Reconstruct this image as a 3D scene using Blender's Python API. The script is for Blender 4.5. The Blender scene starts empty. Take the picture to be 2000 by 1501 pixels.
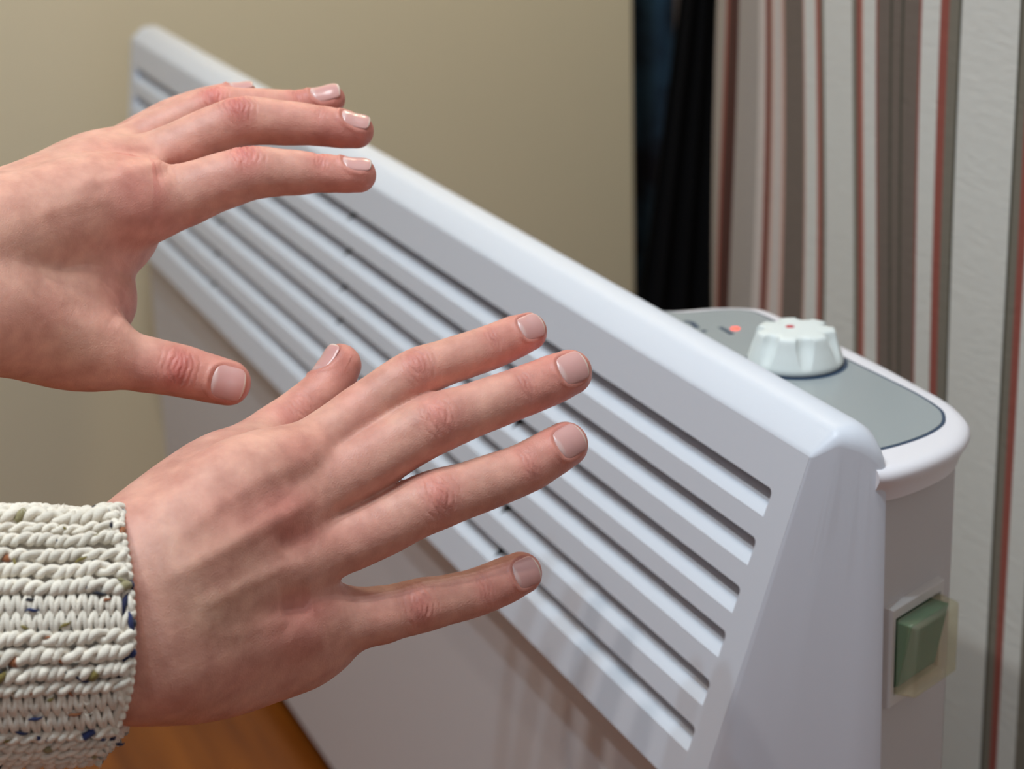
import bpy, math, random
import numpy as np
from mathutils import Matrix, Vector
random.seed(4); rng = np.random.default_rng(7)
S = bpy.context.scene; COL = S.collection

# ------------------------------------------------------------------ camera
F = 3946.0                                   # focal length in pixels of the 2000 px wide frame
FLOOR = 0.42                                 # the layout below is measured from a point 0.42 m over the floor
d3 = np.array([344, 11450, F]); d3 /= np.linalg.norm(d3)
d1 = np.array([-1770, -1307, F]); d1 = d1/np.linalg.norm(d1); d1 = d1 - d3*(d1@d3); d1 /= np.linalg.norm(d1)
AX = -d1; AZ = -d3; AY = np.cross(AZ, AX)
R = np.array([AX, AY, AZ])                   # camera (x right, y down, z forward) -> world
def ray(px, py): return R@np.array([(px-1000)/F, (py-750.5)/F, 1.0])
C = -ray(1508, 955)*0.75
cam_d = bpy.data.cameras.new('camera'); cam = bpy.data.objects.new('camera', cam_d); COL.objects.link(cam)
cx, cy, cz = R@np.array([1, 0, 0]), R@np.array([0, -1, 0]), R@np.array([0, 0, -1])
cam.matrix_world = Matrix(((cx[0], cy[0], cz[0], C[0]), (cx[1], cy[1], cz[1], C[1]), (cx[2], cy[2], cz[2], C[2]+FLOOR), (0, 0, 0, 1)))
cam_d.sensor_width = 36.0; cam_d.lens = 36.0*F/2000.0; cam_d.clip_start = 0.02; cam_d.clip_end = 50
cam_d.dof.use_dof = True; cam_d.dof.focus_distance = 0.66; cam_d.dof.aperture_fstop = 13.0
S.camera = cam

# ------------------------------------------------------------------ world, lamps, exposure
S.view_settings.view_transform = 'Standard'; S.view_settings.look = 'None'
S.view_settings.exposure = 0.0; S.view_settings.gamma = 1.0; S.view_settings.use_curve_mapping = False
wd = bpy.data.worlds.new('room_light'); S.world = wd; wd.use_nodes = True
bg = wd.node_tree.nodes['Background']; bg.inputs[0].default_value = (0.96, 0.95, 1.0, 1); bg.inputs[1].default_value = 0.16
LC = np.array([0.12, -0.54, 1.42+FLOOR])    # centre of the ceiling lamp's five bulbs
for k in range(5):
    a = k*2*math.pi/5 + 0.3
    ld = bpy.data.lights.new('ceiling_lamp_bulb', 'POINT');  ld.energy = 17.5; ld.shadow_soft_size = 0.018
    ld.color = (0.98, 0.91, 0.85) if k in (1, 3) else (0.66, 0.86, 1.0)
    lo = bpy.data.objects.new('ceiling_lamp_bulb', ld); COL.objects.link(lo)
    lo.location = (LC[0]+0.24*math.cos(a), LC[1]+0.24*math.sin(a), LC[2])

wl = bpy.data.lights.new('side_fill_light', 'AREA'); wl.shape = 'RECTANGLE'; wl.size = 1.2; wl.size_y = 1.0; wl.energy = 3.6; wl.color = (0.93, 0.95, 1.0)  # unseen soft fill added from the right to brighten the cabinet
wo = bpy.data.objects.new('side_fill_light', wl); COL.objects.link(wo); wo.location = (1.9, -0.25, 0.9+FLOOR)
wo.rotation_euler = (Vector((-1.1, 0.3, 0.1+FLOOR))-Vector(wo.location)).to_track_quat('-Z', 'Y').to_euler()

al = bpy.data.lights.new('alcove_fill_light', 'POINT'); al.energy = 10.0; al.color = (1.0, 0.86, 0.62); al.shadow_soft_size = 0.06  # unseen warm fill added to lift the cabinet's right side
ao = bpy.data.objects.new('alcove_fill_light', al); COL.objects.link(ao); ao.location = (-0.70, 0.36, 0.75+FLOOR)

# ------------------------------------------------------------------ helpers
def hit(px, py, n, p0):
    r = ray(px, py); n = np.array(n, float); t = ((np.array(p0, float)-C)@n)/(r@n); return C+r*t
def at(px, py, Z):                            # point seen at a pixel, Z metres along the camera axis
    return C + ray(px, py)*Z
def to_px(P):
    c = (np.asarray(P)-C)@R
    return np.stack([1000+F*c[..., 0]/c[..., 2], 750.5+F*c[..., 1]/c[..., 2], c[..., 2]], -1)

def srgb(r, g, b):
    f = lambda c: ((c/255+0.055)/1.055)**2.4 if c > 10 else c/255/12.92
    return (f(r), f(g), f(b), 1)

def mat(name, col, rough=0.5, spec=0.5, **kw):
    m = bpy.data.materials.new(name); m.use_nodes = True
    b = m.node_tree.nodes['Principled BSDF']
    b.inputs['Base Color'].default_value = col; b.inputs['Roughness'].default_value = rough
    b.inputs['Specular IOR Level'].default_value = spec
    for k, v in kw.items(): b.inputs[k.replace('_', ' ')].default_value = v
    return m
def N(m, t, **kw):
    n = m.node_tree.nodes.new(t)
    for k, v in kw.items(): setattr(n, k, v)
    return n
def L(m, a, b): m.node_tree.links.new(a, b)
def bump(m, scale, strength, dist=0.001, detail=4, stretch=None, chain=None, kind='NOISE'):
    b = m.node_tree.nodes['Principled BSDF']
    tc = N(m, 'ShaderNodeTexCoord'); src = tc.outputs['Object']
    if stretch:
        mp = N(m, 'ShaderNodeMapping'); mp.inputs['Scale'].default_value = stretch; L(m, src, mp.inputs[0]); src = mp.outputs[0]
    if kind == 'NOISE':
        t = N(m, 'ShaderNodeTexNoise'); t.inputs['Detail'].default_value = detail; out = t.outputs[0]
    else:
        t = N(m, 'ShaderNodeTexVoronoi'); t.feature = 'DISTANCE_TO_EDGE'; out = t.outputs[0]
    t.inputs['Scale'].default_value = scale; L(m, src, t.inputs['Vector'])
    bp = N(m, 'ShaderNodeBump'); bp.inputs['Strength'].default_value = strength; bp.inputs['Distance'].default_value = dist
    L(m, out, bp.inputs['Height'])
    if chain: L(m, chain.outputs[0], bp.inputs['Normal'])
    L(m, bp.outputs[0], b.inputs['Normal'])
    return bp

def new_obj(name, verts, faces, m=None, parent=None, origin=None, smooth=True, mats=None, fmat=None, colors=None):
    verts = np.asarray(verts, float).reshape(-1, 3)
    if origin is None: origin = (0, 0, -FLOOR) if parent is not None else (verts.min(0)+verts.max(0))/2*np.array([1, 1, 0]) + np.array([0, 0, verts[:, 2].min()])
    origin = np.asarray(origin, float)
    me = bpy.data.meshes.new(name)
    me.from_pydata((verts-origin).tolist(), [], [list(map(int, f)) for f in faces] if not isinstance(faces, np.ndarray) else faces.tolist())
    for mm in (mats or [m]): me.materials.append(mm)
    if fmat is not None: me.polygons.foreach_set('material_index', np.asarray(fmat, np.int32))
    if smooth: me.polygons.foreach_set('use_smooth', np.ones(len(me.polygons), bool))
    if colors is not None:
        ca = me.color_attributes.new('tint', 'FLOAT_COLOR', 'POINT')
        ca.data.foreach_set('color', np.concatenate([colors, np.ones((len(colors), 1))], 1).astype(np.float32).ravel())
    me.validate(); me.update()
    o = bpy.data.objects.new(name, me); COL.objects.link(o)
    if parent is not None:
        o.parent = parent
        # children keep world placement: the parent sits unrotated at parent['_o']
        po = np.array(ORI[parent.name]); o.location = tuple(origin-po)
    else: o.location = (origin[0], origin[1], origin[2]+FLOOR)
    ORI[o.name] = origin
    return o
ORI = {}
def empty(name, origin, label, cat, group=None):
    o = bpy.data.objects.new(name, None); COL.objects.link(o); o.empty_display_size = 0.05
    o.location = (origin[0], origin[1], origin[2]+FLOOR); ORI[o.name] = np.array(origin, float)
    tag(o, label, cat, group); return o
def tag(o, label, cat, group=None):
    o['label'] = label; o['category'] = cat
    if group: o['group'] = group
def auto_smooth(o, ang=35):
    me = o.data
    me.polygons.foreach_set('use_smooth', np.ones(len(me.polygons), bool))
    import bmesh
    bm = bmesh.new(); bm.from_mesh(me)
    for e in bm.edges:
        if len(e.link_faces) == 2 and e.calc_face_angle(0) > math.radians(ang): e.smooth = False
    bm.to_mesh(me); bm.free()
def fix_normals(o):
    import bmesh
    bm = bmesh.new(); bm.from_mesh(o.data); bmesh.ops.remove_doubles(bm, verts=bm.verts, dist=1e-6)
    bmesh.ops.recalc_face_normals(bm, faces=bm.faces); bm.to_mesh(o.data); bm.free()
class MB:
    def __init__(s): s.v = []; s.f = []; s.m = []
    def add(s, v, f, mi=0):
        n = len(s.v); s.v += [tuple(map(float, p)) for p in v]; s.f += [[i+n for i in q] for q in f]; s.m += [mi]*len(f)
    def box(s, a, b, mi=0):
        (x0, y0, z0), (x1, y1, z1) = a, b
        s.add([(x0,y0,z0),(x1,y0,z0),(x1,y1,z0),(x0,y1,z0),(x0,y0,z1),(x1,y0,z1),(x1,y1,z1),(x0,y1,z1)],
              [(0,3,2,1),(4,5,6,7),(0,1,5,4),(1,2,6,5),(2,3,7,6),(3,0,4,7)], mi)
    def loft(s, rings, close=True, cap0=False, cap1=False, mi=0):
        n = len(rings[0]); v = [p for r in rings for p in r]; f = []
        for i in range(len(rings)-1):
            for j in range(n if close else n-1):
                k = (j+1) % n; f.append((i*n+j, i*n+k, (i+1)*n+k, (i+1)*n+j))
        if cap0: f.append(tuple(range(n))[::-1])
        if cap1: f.append(tuple((len(rings)-1)*n+j for j in range(n)))
        s.add(v, f, mi)
    def obj(s, name, m, parent=None, bev=0, seg=2, ang=35, **kw):
        o = new_obj(name, s.v, s.f, m, parent, fmat=s.m if kw.get('mats') else None, **kw)
        fix_normals(o)
        if bev:
            md = o.modifiers.new('bevel', 'BEVEL'); md.width = bev; md.segments = seg; md.limit_method = 'ANGLE'; md.angle_limit = math.radians(30)
            md.harden_normals = False
        auto_smooth(o, ang); return o

# ------------------------------------------------------------------ materials
M_plastic = mat('white_plastic', (0.70, 0.73, 0.80, 1), 0.38, 0.4); bump(M_plastic, 900, 0.06, 0.0004)
M_white_metal = mat('white_painted_metal', (0.66, 0.64, 0.65, 1), 0.42, 0.4); bump(M_white_metal, 700, 0.06, 0.0004)
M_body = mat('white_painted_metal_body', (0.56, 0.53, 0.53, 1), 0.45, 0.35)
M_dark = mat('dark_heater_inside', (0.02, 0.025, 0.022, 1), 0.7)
M_rim = mat('white_plastic_rim', (0.80, 0.77, 0.80, 1), 0.35, 0.4)
M_inlay = mat('grey_panel_inlay', (0.33, 0.36, 0.365, 1), 0.28, 0.5)
M_navy = mat('navy_print', (0.03, 0.06, 0.11, 1), 0.4)
M_knob = mat('pale_knob_plastic', (0.74, 0.78, 0.76, 1), 0.45, 0.3)
M_reddot = mat('red_dot_paint', (0.55, 0.02, 0.04, 1), 0.4)
M_led = mat('red_indicator_light', (1, 0.1, 0.08, 1), 0.4, Emission_Color=(1, 0.12, 0.07, 1), Emission_Strength=1.2)
M_frame = mat('white_switch_plastic', (0.62, 0.58, 0.56, 1), 0.4)
M_green = mat('green_switch_plastic', (0.0, 0.13, 0.055, 1), 0.25, 0.5)
M_cover = mat('clear_yellowed_plastic', (0.74, 0.66, 0.50, 1), 0.12, 0.5)
nt = M_cover.node_tree; tr = N(M_cover, 'ShaderNodeBsdfTransparent'); mx = N(M_cover, 'ShaderNodeMixShader'); mx.inputs[0].default_value = 0.18
tr.inputs[0].default_value = (0.92, 0.9, 0.8, 1)
L(M_cover, tr.outputs[0], mx.inputs[1]); L(M_cover, nt.nodes['Principled BSDF'].outputs[0], mx.inputs[2]); L(M_cover, mx.outputs[0], nt.nodes['Material Output'].inputs[0])
M_cab = mat('cream_cabinet_board', (0.62, 0.545, 0.39, 1), 0.42, 0.3)
M_black = mat('gap_shade_black', (0.004, 0.004, 0.005, 1), 0.9, 0.1)  # black that paints in shade, in the gap and under the cabinet
M_blue = mat('dark_blue_cloth', (0.02, 0.05, 0.09, 1), 0.85, 0.2)
n_ = N(M_blue, 'ShaderNodeTexNoise'); n_.inputs['Scale'].default_value = 9; n_.inputs['Detail'].default_value = 3
r_ = N(M_blue, 'ShaderNodeValToRGB'); e = r_.color_ramp.elements; e[0].position = 0.42; e[0].color = (0.012, 0.013, 0.024, 1); e[1].position = 0.6; e[1].color = (0.035, 0.09, 0.17, 1)
tc_ = N(M_blue, 'ShaderNodeTexCoord'); L(M_blue, tc_.outputs['Object'], n_.inputs['Vector']); L(M_blue, n_.outputs[0], r_.inputs[0]); L(M_blue, r_.outputs[0], M_blue.node_tree.nodes['Principled BSDF'].inputs['Base Color'])
# orange wooden floor with planks
M_floor = mat('orange_varnished_wood', (0.4, 0.12, 0.02, 1), 0.35, 0.4)
tc_ = N(M_floor, 'ShaderNodeTexCoord'); mp = N(M_floor, 'ShaderNodeMapping'); mp.inputs['Scale'].default_value = (2.2, 26, 1); mp.inputs['Rotation'].default_value = (0, 0, math.radians(62))
wn = N(M_floor, 'ShaderNodeTexNoise'); wn.inputs['Scale'].default_value = 1.6; wn.inputs['Detail'].default_value = 5
rp = N(M_floor, 'ShaderNodeValToRGB'); e = rp.color_ramp.elements; e[0].position = 0.3; e[0].color = (0.15, 0.034, 0.002, 1); e[1].position = 0.75; e[1].color = (0.31, 0.085, 0.007, 1)
L(M_floor, tc_.outputs['Object'], mp.inputs[0]); L(M_floor, mp.outputs[0], wn.inputs['Vector']); L(M_floor, wn.outputs[0], rp.inputs[0]); L(M_floor, rp.outputs[0], M_floor.node_tree.nodes['Principled BSDF'].inputs['Base Color'])
# wallpaper: stripe colours come from the mesh, embossing from noise
M_wall = mat('striped_wallpaper', (0.5, 0.5, 0.5, 1), 0.75, 0.2)
at_ = N(M_wall, 'ShaderNodeAttribute', attribute_name='tint'); L(M_wall, at_.outputs['Color'], M_wall.node_tree.nodes['Principled BSDF'].inputs['Base Color'])
bump(M_wall, 150, 0.30, 0.0010, 3, (0.7, 1, 1.8))

# ------------------------------------------------------------------ the setting
v = [(-3, -3, -FLOOR), (3, -3, -FLOOR), (3, 3, -FLOOR), (-3, 3, -FLOOR), (-3, -3, -FLOOR-.05), (3, -3, -FLOOR-.05), (3, 3, -FLOOR-.05), (-3, 3, -FLOOR-.05)]
o = new_obj('floor', v, [(0,1,2,3),(7,6,5,4),(0,4,5,1),(1,5,6,2),(2,6,7,3),(3,7,4,0)], M_floor, smooth=False); o['kind'] = 'structure'

LT = (0.66, 0.635, 0.585); LT2 = (0.60, 0.52, 0.48); BR = (0.175, 0.135, 0.112); GB = (0.20, 0.175, 0.138); RD = (0.30, 0.085, 0.065); DK = (0.075, 0.068, 0.05); PK = (0.58, 0.34, 0.28); GR = (0.38, 0.33, 0.30)
# (left edge in the photo's top row, colour to the right of it)
ST = [(1384, (0.10,0.085,0.08)), (1398, GR), (1412, RD), (1416, (0.07,0.02,0.017)), (1432, GR), (1470, LT2), (1484, RD), (1490, (0.1,0.05,0.04)), (1495, PK), (1500, LT2), (1518, PK), (1524, BR), (1560, BR), (1565, PK), (1568, LT), (1592, PK), (1595, RD), (1603, GB), (1611, LT),  # leftmost strip painted dark for the shade at the wall's edge
      (1673, GB), (1683, RD), (1693, PK), (1697, LT), (1724, RD), (1728, BR), (1752, DK), (1757, BR), (1768, BR), (1774, DK), (1779, BR), (1808, RD), (1812, LT), (1846, RD), (1862, GB), (1881, DK), (1885, LT), (1994, DK), (1999, GB), (2014, RD), (2030, LT), (2070, GB), (2120, LT), (2190, RD), (2204, GB), (2230, LT), (2420, GB), (2440, LT), (2900, LT)]
YW = 0.20
def wall_y(x):                                # left end bent back, shaped to turn it from the lamps and darken it
    s = max(0.0, -0.30-x); return YW + 1.25*s*s
def wall_hit(px):
    r = ray(px, 0); lo = 0.3
    while (C+r*lo)[1] < wall_y((C+r*lo)[0]) and lo < 4: lo += 0.01
    lo, hi = lo-0.01, lo
    for _ in range(50):
        m_ = (lo+hi)/2; p = C+r*m_
        if p[1] > wall_y(p[0]): hi = m_
        else: lo = m_
    return C+r*lo
xs, cols = [], []
for i, (px, c) in enumerate(ST[:-1]):
    x0, x1 = wall_hit(px)[0], wall_hit(ST[i+1][0])[0]
    eps = min(0.0006, (x1-x0)*0.25); k = max(2, int((x1-x0)/0.01))
    for q in range(k+1): xs.append(x0+eps+(x1-x0-2*eps)*q/k); cols.append(c)
x_ = xs[-1]
while x_ < 1.9:                               # the pattern goes on to the right, outside the picture
    for w_, c in ((.012, GB), (.009, RD), (.015, LT), (.030, BR), (.015, LT), (.009, RD), (.012, GB), (.045, LT)):
        xs += [x_+.0004, x_+w_-.0004]; cols += [c, c]; x_ += w_
zs = np.linspace(-FLOOR, 1.7, 60)
verts, vc, faces = [], [], []
for j, z in enumerate(zs):
    for i, x in enumerate(xs):
        w = 0.0028*math.sin(z*9+x*14)*min(1, max(0, (-0.14-x)*10))       # slightly wavy on the left
        verts.append((x+w, wall_y(x)+w, z)); vc.append(cols[i])
n = len(xs)
for j in range(len(zs)-1):
    for i in range(n-1): faces.append((j*n+i, j*n+i+1, (j+1)*n+i+1, (j+1)*n+i))
# give the wall its thickness: a back sheet and the return at the left corner
b0 = len(verts); xl, xr = xs[0], xs[-1]; yl = wall_y(xl)
for (x, y) in ((xl, yl), (xl, 0.9), (xr, 0.9), (xr, YW)):
    for z in (-FLOOR, 1.7): verts.append((x, y, z)); vc.append(GR)
for k in range(3): faces.append((b0+2*k, b0+2*k+1, b0+2*k+3, b0+2*k+2))
o = new_obj('wall_back', verts, faces, M_wall, colors=np.array(vc)); o['kind'] = 'structure'; auto_smooth(o, 30)
M_alcove = mat('alcove_shade_dark', (0.03, 0.03, 0.03, 1), 0.9)  # darkness of the recess put into the wall colour
mb = MB(); mb.box((-2.2, 0.90, -FLOOR), (xs[0], 0.95, 1.7)); o = mb.obj('wall_alcove', M_alcove); o['kind'] = 'structure'

# cream cabinet beside the alcove, its side towards the heater
XC = -1.12; ye = hit(1238, 300, (1, 0, 0), (XC, 0, 0))[1]
zb = hit(262, 987, (1, 0, 0), (XC, 0, 0))[2]
cab = empty('cabinet', (XC-.3, ye-.6, -FLOOR), 'tall plain cream cabinet standing behind the far end of the white heater', 'cabinet')
mb = MB(); mb.box((XC-.6, ye-1.5, zb), (XC, ye, 1.5)); mb.obj('side_panel', M_cab, cab, bev=0.0015)
mb = MB(); mb.box((XC-.55, ye-1.45, -FLOOR), (XC-.03, ye-.03, zb)); mb.obj('plinth', M_black, cab)  # black base puts the shadow gap under the cabinet into its colour

def drape(name, p0, p1, z0, z1, amp, waves, m, label, cat, thick=0.006, lean=0.0, zref=0.0):
    mb = MB(); p0 = np.array(p0); p1 = np.array(p1); d = p1-p0; nrm = np.array([-d[1], d[0]])/np.hypot(*d); nx, nz = 60, 24
    for side in (0, thick):
        rings = []
        for j in range(nz+1):
            z = z0+(z1-z0)*j/nz; row = []
            for i in range(nx+1):
                t = i/nx; q = p0+d*t + nrm*(amp*math.sin(t*waves*6.283+0.5*math.sin(z*3))+side)
                q = q + (d/np.hypot(*d))*lean*(z-zref)*(1-t)
                row.append((q[0], q[1], z))
            rings.append(row)
        mb.loft(rings, close=False)
    nn = nx+1; b = (nz+1)*nn
    f = [(i, i+1, b+i+1, b+i) for i in range(nx)] + [(nz*nn+i, nz*nn+i+1, b+nz*nn+i+1, b+nz*nn+i) for i in range(nx)]
    f += [(j*nn, (j+1)*nn, b+(j+1)*nn, b+j*nn) for j in range(nz)] + [(j*nn+nx, (j+1)*nn+nx, b+(j+1)*nn+nx, b+j*nn+nx) for j in range(nz)]
    mb.f += f; mb.m += [0]*len(f)
    o = mb.obj(name, m, ang=60); tag(o, label, cat); return o
def on_y(px, py, y): return hit(px, py, (0, 1, 0), (0, y, 0))
a0 = on_y(1252, 580, 0.42); a0t = on_y(1285, 0, 0.42); a1 = on_y(1440, 300, 0.50)
drape('gap_dark_sheet', a0[:2], (a1[0], 0.50), -FLOOR, 1.4, 0.008, 4, M_black, 'added black sheet standing for the darkness in the gap between cream cabinet and striped wall', 'backdrop', lean=(a0t[0]-a0[0])/(a0t[2]-a0[2]), zref=a0[2])  # sheet added to make the shaded gap black
b0_ = on_y(1205, 300, 0.60); b1_ = on_y(1300, 300, 0.60)
drape('blue_garment', (b0_[0], 0.60), (b1_[0], 0.60), -0.38, 1.3, 0.010, 2.5, M_blue, 'dark blue cloth hanging beside the right edge of the cream cabinet', 'cloth')

# ------------------------------------------------------------------ convector heater
SC = 0.872
B = 0.175; HB = math.hypot(1, B)
def sl(X, s, d=0.0):                           # point on the slanted front: s metres down it, d metres behind it
    return np.array([X, -B*s/HB + d/HB, -s/HB - d*B/HB])
heater = empty('convector_heater', (-0.5, 0.03, -FLOOR), 'long white electric convector heater with slatted slanted front', 'heater')
SLOT = [0.0, 0.0214, 0.0430, 0.0634, 0.0864, 0.1087]; SH = 0.0118
XR = lambda s: 0.0 - 0.229*s
XL = lambda s: -1.0344 + 0.229*s
s_top, s_bot = -0.0195, 0.1385
ER = lambda s: 0.0160 - 0.2255*(s)              # right edge of the flat face
EL = lambda s: -1.050 + 0.2255*(s)
mb = MB()
def corner(X, s, sx, ss, r, k=5):                # rounded slot corner: points from the horizontal edge to the vertical one
    out = []
    for i in range(k+1):
        a = i/k*math.pi/2
        out.append((X - sx*r*(1-math.sin(a)), s + ss*r*(1-math.cos(a))))
    return out
rad = 0.0022
def seg(a, b, n): return [(a+(b-a)*i/n) for i in range(n+1)]
# solid bands between the slots
edges = [s_top] + [q for s in SLOT for q in (s, s+SH)] + [s_bot]
for i in range(0, len(edges), 2):
    s0, s1 = edges[i], edges[i+1]
    pts = [(EL(s0), s0), (ER(s0), s0), (ER(s1), s1), (EL(s1), s1)]
    if i == 0: mb.add([sl(*p) for p in [(EL(s0), s0), (ER(s0), s0), (ER(s1), s1), (XR(s1), s1), (XL(s1), s1), (EL(s1), s1)]], [(0, 1, 2, 3, 4, 5)])
    elif i == len(edges)-2: mb.add([sl(*p) for p in [(EL(s0), s0), (XL(s0), s0), (XR(s0), s0), (ER(s0), s0), (ER(s1), s1), (EL(s1), s1)]], [(0, 1, 2, 3, 4, 5)])
    else: mb.add([sl(*p) for p in [(EL(s0), s0), (XL(s0), s0), (XR(s0), s0), (ER(s0), s0), (ER(s1), s1), (XR(s1), s1), (XL(s1), s1), (EL(s1), s1)]], [tuple(range(8))])
NOTCH = [-0.2345, -0.4975, -0.7665]
for s in SLOT:
    s1 = s+SH
    R_out = [(XR(s)-rad*1.0, s)] + corner(XR(s), s, 1, 1, rad)[1:] + [(XR(s1), s1-rad*.6), (XR(s1), s1)]
    right = [(XR(s)-rad, s)] + corner(XR(s), s, 1, 1, rad)[1:] + [(XR(s1), s1)]
    left = [(XL(s)+rad, s)] + corner(XL(s), s, -1, 1, rad)[1:] + [(XL(s1), s1)]
    # stiles beside the slot
    p = [(ER(s), s), (XR(s), s)] + right + [(ER(s1), s1)]; mb.add([sl(*q) for q in p], [tuple(range(len(p)))])
    p = [(EL(s), s), (XL(s), s)] + left + [(EL(s1), s1)]; mb.add([sl(*q) for q in p], [tuple(range(len(p)))])
    # reveal walls at both ends (front edge slightly rolled)
    for side in (right, left):
        sg = 1 if side is right else -1
        mb.loft([[sl(x, q, 0) for x, q in side], [sl(x, q, 0.0006) for x, q in side], [sl(x-sg*0.0002, q, 0.011) for x, q in side]], close=False)
    # upper reveal: rolled edge then straight back
    xa, xb = XL(s)+rad, XR(s)-rad
    mb.loft([[sl(xa, s, d), sl(xb, s, d)] for d in (0, 0.0045)], close=False)
    # blade: rises from the slot's lower edge back and up, notched where the ribs stand
    cols_x = set([XL(s1), XR(s1)])
    for q in NOTCH: cols_x |= {q-0.0062, q-0.0036, q-0.0010, q, q+0.0010, q+0.0036, q+0.0062}
    cols_x = sorted(cols_x | set(np.linspace(XL(s1), XR(s1), 24).tolist()))
    rings = []
    K = 10
    for x in cols_x:
        top = 1.0
        for q in NOTCH:
            dd = abs(x-q)
            if dd < 0.0061: top = min(top, 0.20 if dd < 0.0005 else (0.34 if dd < 0.0012 else 0.55))
        row = []
        for k in range(K+1):
            t = top*k/K
            ss = s1 - (SH-0.0008)*t; dep = 0.0135*(t**1.2)
            row.append(sl(x, ss, dep))
        rings.append(row)
    mb.loft(rings, close=False)
# rolled border from the face out to the rear edge of the cover
def ring(xlt, xrt, xlb, xrb, top, bot, r, k=6):
    pts = []
    top = np.array(top); bot = np.array(bot); H = np.linalg.norm(top-bot)
    def P(x, h): q = top + (bot-top)*h/H; return (x, q[0], q[1])
    cs = [(xlt, 0, 1, 1), (xrt, 0, -1, 1), (xrb, H, -1, -1), (xlb, H, 1, -1)]
    for ci, (x, h, sx, sh) in enumerate(cs):
        a0 = [math.pi, 1.5*math.pi, 0, 0.5*math.pi][ci]
        for i in range(k+1):
            a = a0 + i/k*math.pi/2
            pts.append(P(x+sx*r+r*math.cos(a), h+sh*r+r*math.sin(a)))
    return pts
def yz(s): return (-B*s/HB, -s/HB)
ft, fb = yz(s_top), yz(s_bot)
zt0, zb0, zt1, zb1 = ft[1]+.0017, fb[1]-.0014, ft[1]+.0068, fb[1]-.0016
def side_x(t, z):                                # the flat flank of the cover, from its front edge (t 0) to its rear (t 1)
    def ln(za, xa, zb_, xb): return xa+(xb-xa)*(z-za)/(zb_-za)
    return (1-t)*ln(zt0, ER(s_top)+.0009, zb0, ER(s_bot)+.0022)+t*ln(zt1, ER(s_top)+.0090, zb1, ER(s_bot)+.0437)
def flank(t, dz, r):
    top = (ft[0]+.0011+.0239*t, ft[1]+dz); bot = (fb[0]+.0018+.0512*t, fb[1]-.0015)
    return ring(EL(s_top)-.0008-.0038*t, side_x(t, top[1]), EL(s_bot)-.0012-.0073*t, side_x(t, bot[1]), top, bot, r)
RR = [ring(EL(s_top), ER(s_top), EL(s_bot), ER(s_bot), ft, fb, 0.0004),
      ring(EL(s_top)-.0004, ER(s_top)+.0004, EL(s_bot)-.0004, ER(s_bot)+.0006, (ft[0]+.0003, ft[1]+.0007), (fb[0]+.0005, fb[1]-.0007), 0.0010),
      flank(0, .0017, .0022), flank(.305, .0084, .0050), flank(.36, .0093, .0055), flank(.435, .0098, .0065), flank(.686, .0103, .0095), flank(.84, .0096, .0115), flank(1.0, .0068, .013),
      ring(EL(s_top)-.0045, ER(s_top)+.0086, EL(s_bot)-.0083, ER(s_bot)+.0444, (ft[0]+.0270, ft[1]+.0035), (fb[0]+.0565, fb[1]-.0016), 0.013),
      ring(EL(s_top)+.0030, ER(s_top)-.0020, EL(s_bot)+.0030, ER(s_bot)+.0350, (ft[0]+.0272, ft[1]-.0040), (fb[0]+.0570, fb[1]+.0040), 0.013)]
mb.loft(RR, cap1=True)
cover = mb.obj('front_cover', M_plastic, heater, ang=28)
cover['label'] = 'slatted slanted white front cover'
mb = MB()
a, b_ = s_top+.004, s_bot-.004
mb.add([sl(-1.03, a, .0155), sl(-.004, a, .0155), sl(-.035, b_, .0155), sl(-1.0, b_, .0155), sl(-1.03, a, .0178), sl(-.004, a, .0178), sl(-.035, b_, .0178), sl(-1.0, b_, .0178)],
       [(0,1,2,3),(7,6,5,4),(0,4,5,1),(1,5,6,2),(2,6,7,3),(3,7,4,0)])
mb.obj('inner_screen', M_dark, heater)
# lower plate, standing back under the cover
YP = -0.0125
zpl = on_y(600, 1430, YP)[2]; xpl = on_y(312, 750, YP)[0]
mb = MB(); mb.box((xpl, YP, zpl), (0.004, YP+.0015, -0.1375)); mb.obj('lower_panel', M_white_metal, heater, bev=0.0008)
# thin body behind, its near end slanting in towards the wall
Pe = np.array([0.0245, 0.0345]); de = np.array([-.415, .91]); Pf = Pe + de*0.0480
mb = MB()
Pg = Pe - de*0.0040
rear = [tuple(Pg), tuple(Pf), (Pf[0]-.012, Pf[1]+.004), (-.2, Pf[1]+.004), (-.23, .05), (xpl+.02, .05)]
pl = [(xpl+.004, YP+.002), (.003, YP+.002), (.014, .004), (0.0245, 0.0265)] + rear
mb.loft([[(x, y, z) for x, y in pl] for z in (zpl+.002, -0.142)], cap0=True, cap1=True)
pl = [(xpl+.006, .0262), (-.041, .0262), (-.02, .0262), (0.0245, 0.0265)] + rear
mb.loft([[(x, y, z) for x, y in pl] for z in (-0.142, -0.001)], cap0=True, cap1=True)
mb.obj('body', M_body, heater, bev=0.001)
for x in (-0.12, -0.86):
    mb = MB()
    mb.loft([[(x+sx*.012*w, 0.02+sy*.055*w, z) for sx, sy in ((-1,-1),(1,-1),(1,1),(-1,1))] for z, w in ((-FLOOR, 1.0), (zpl-.006, .95), (zpl+.002, .7))], cap0=True, cap1=True)
    mb.obj('foot', M_plastic, heater, bev=0.002)
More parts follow.
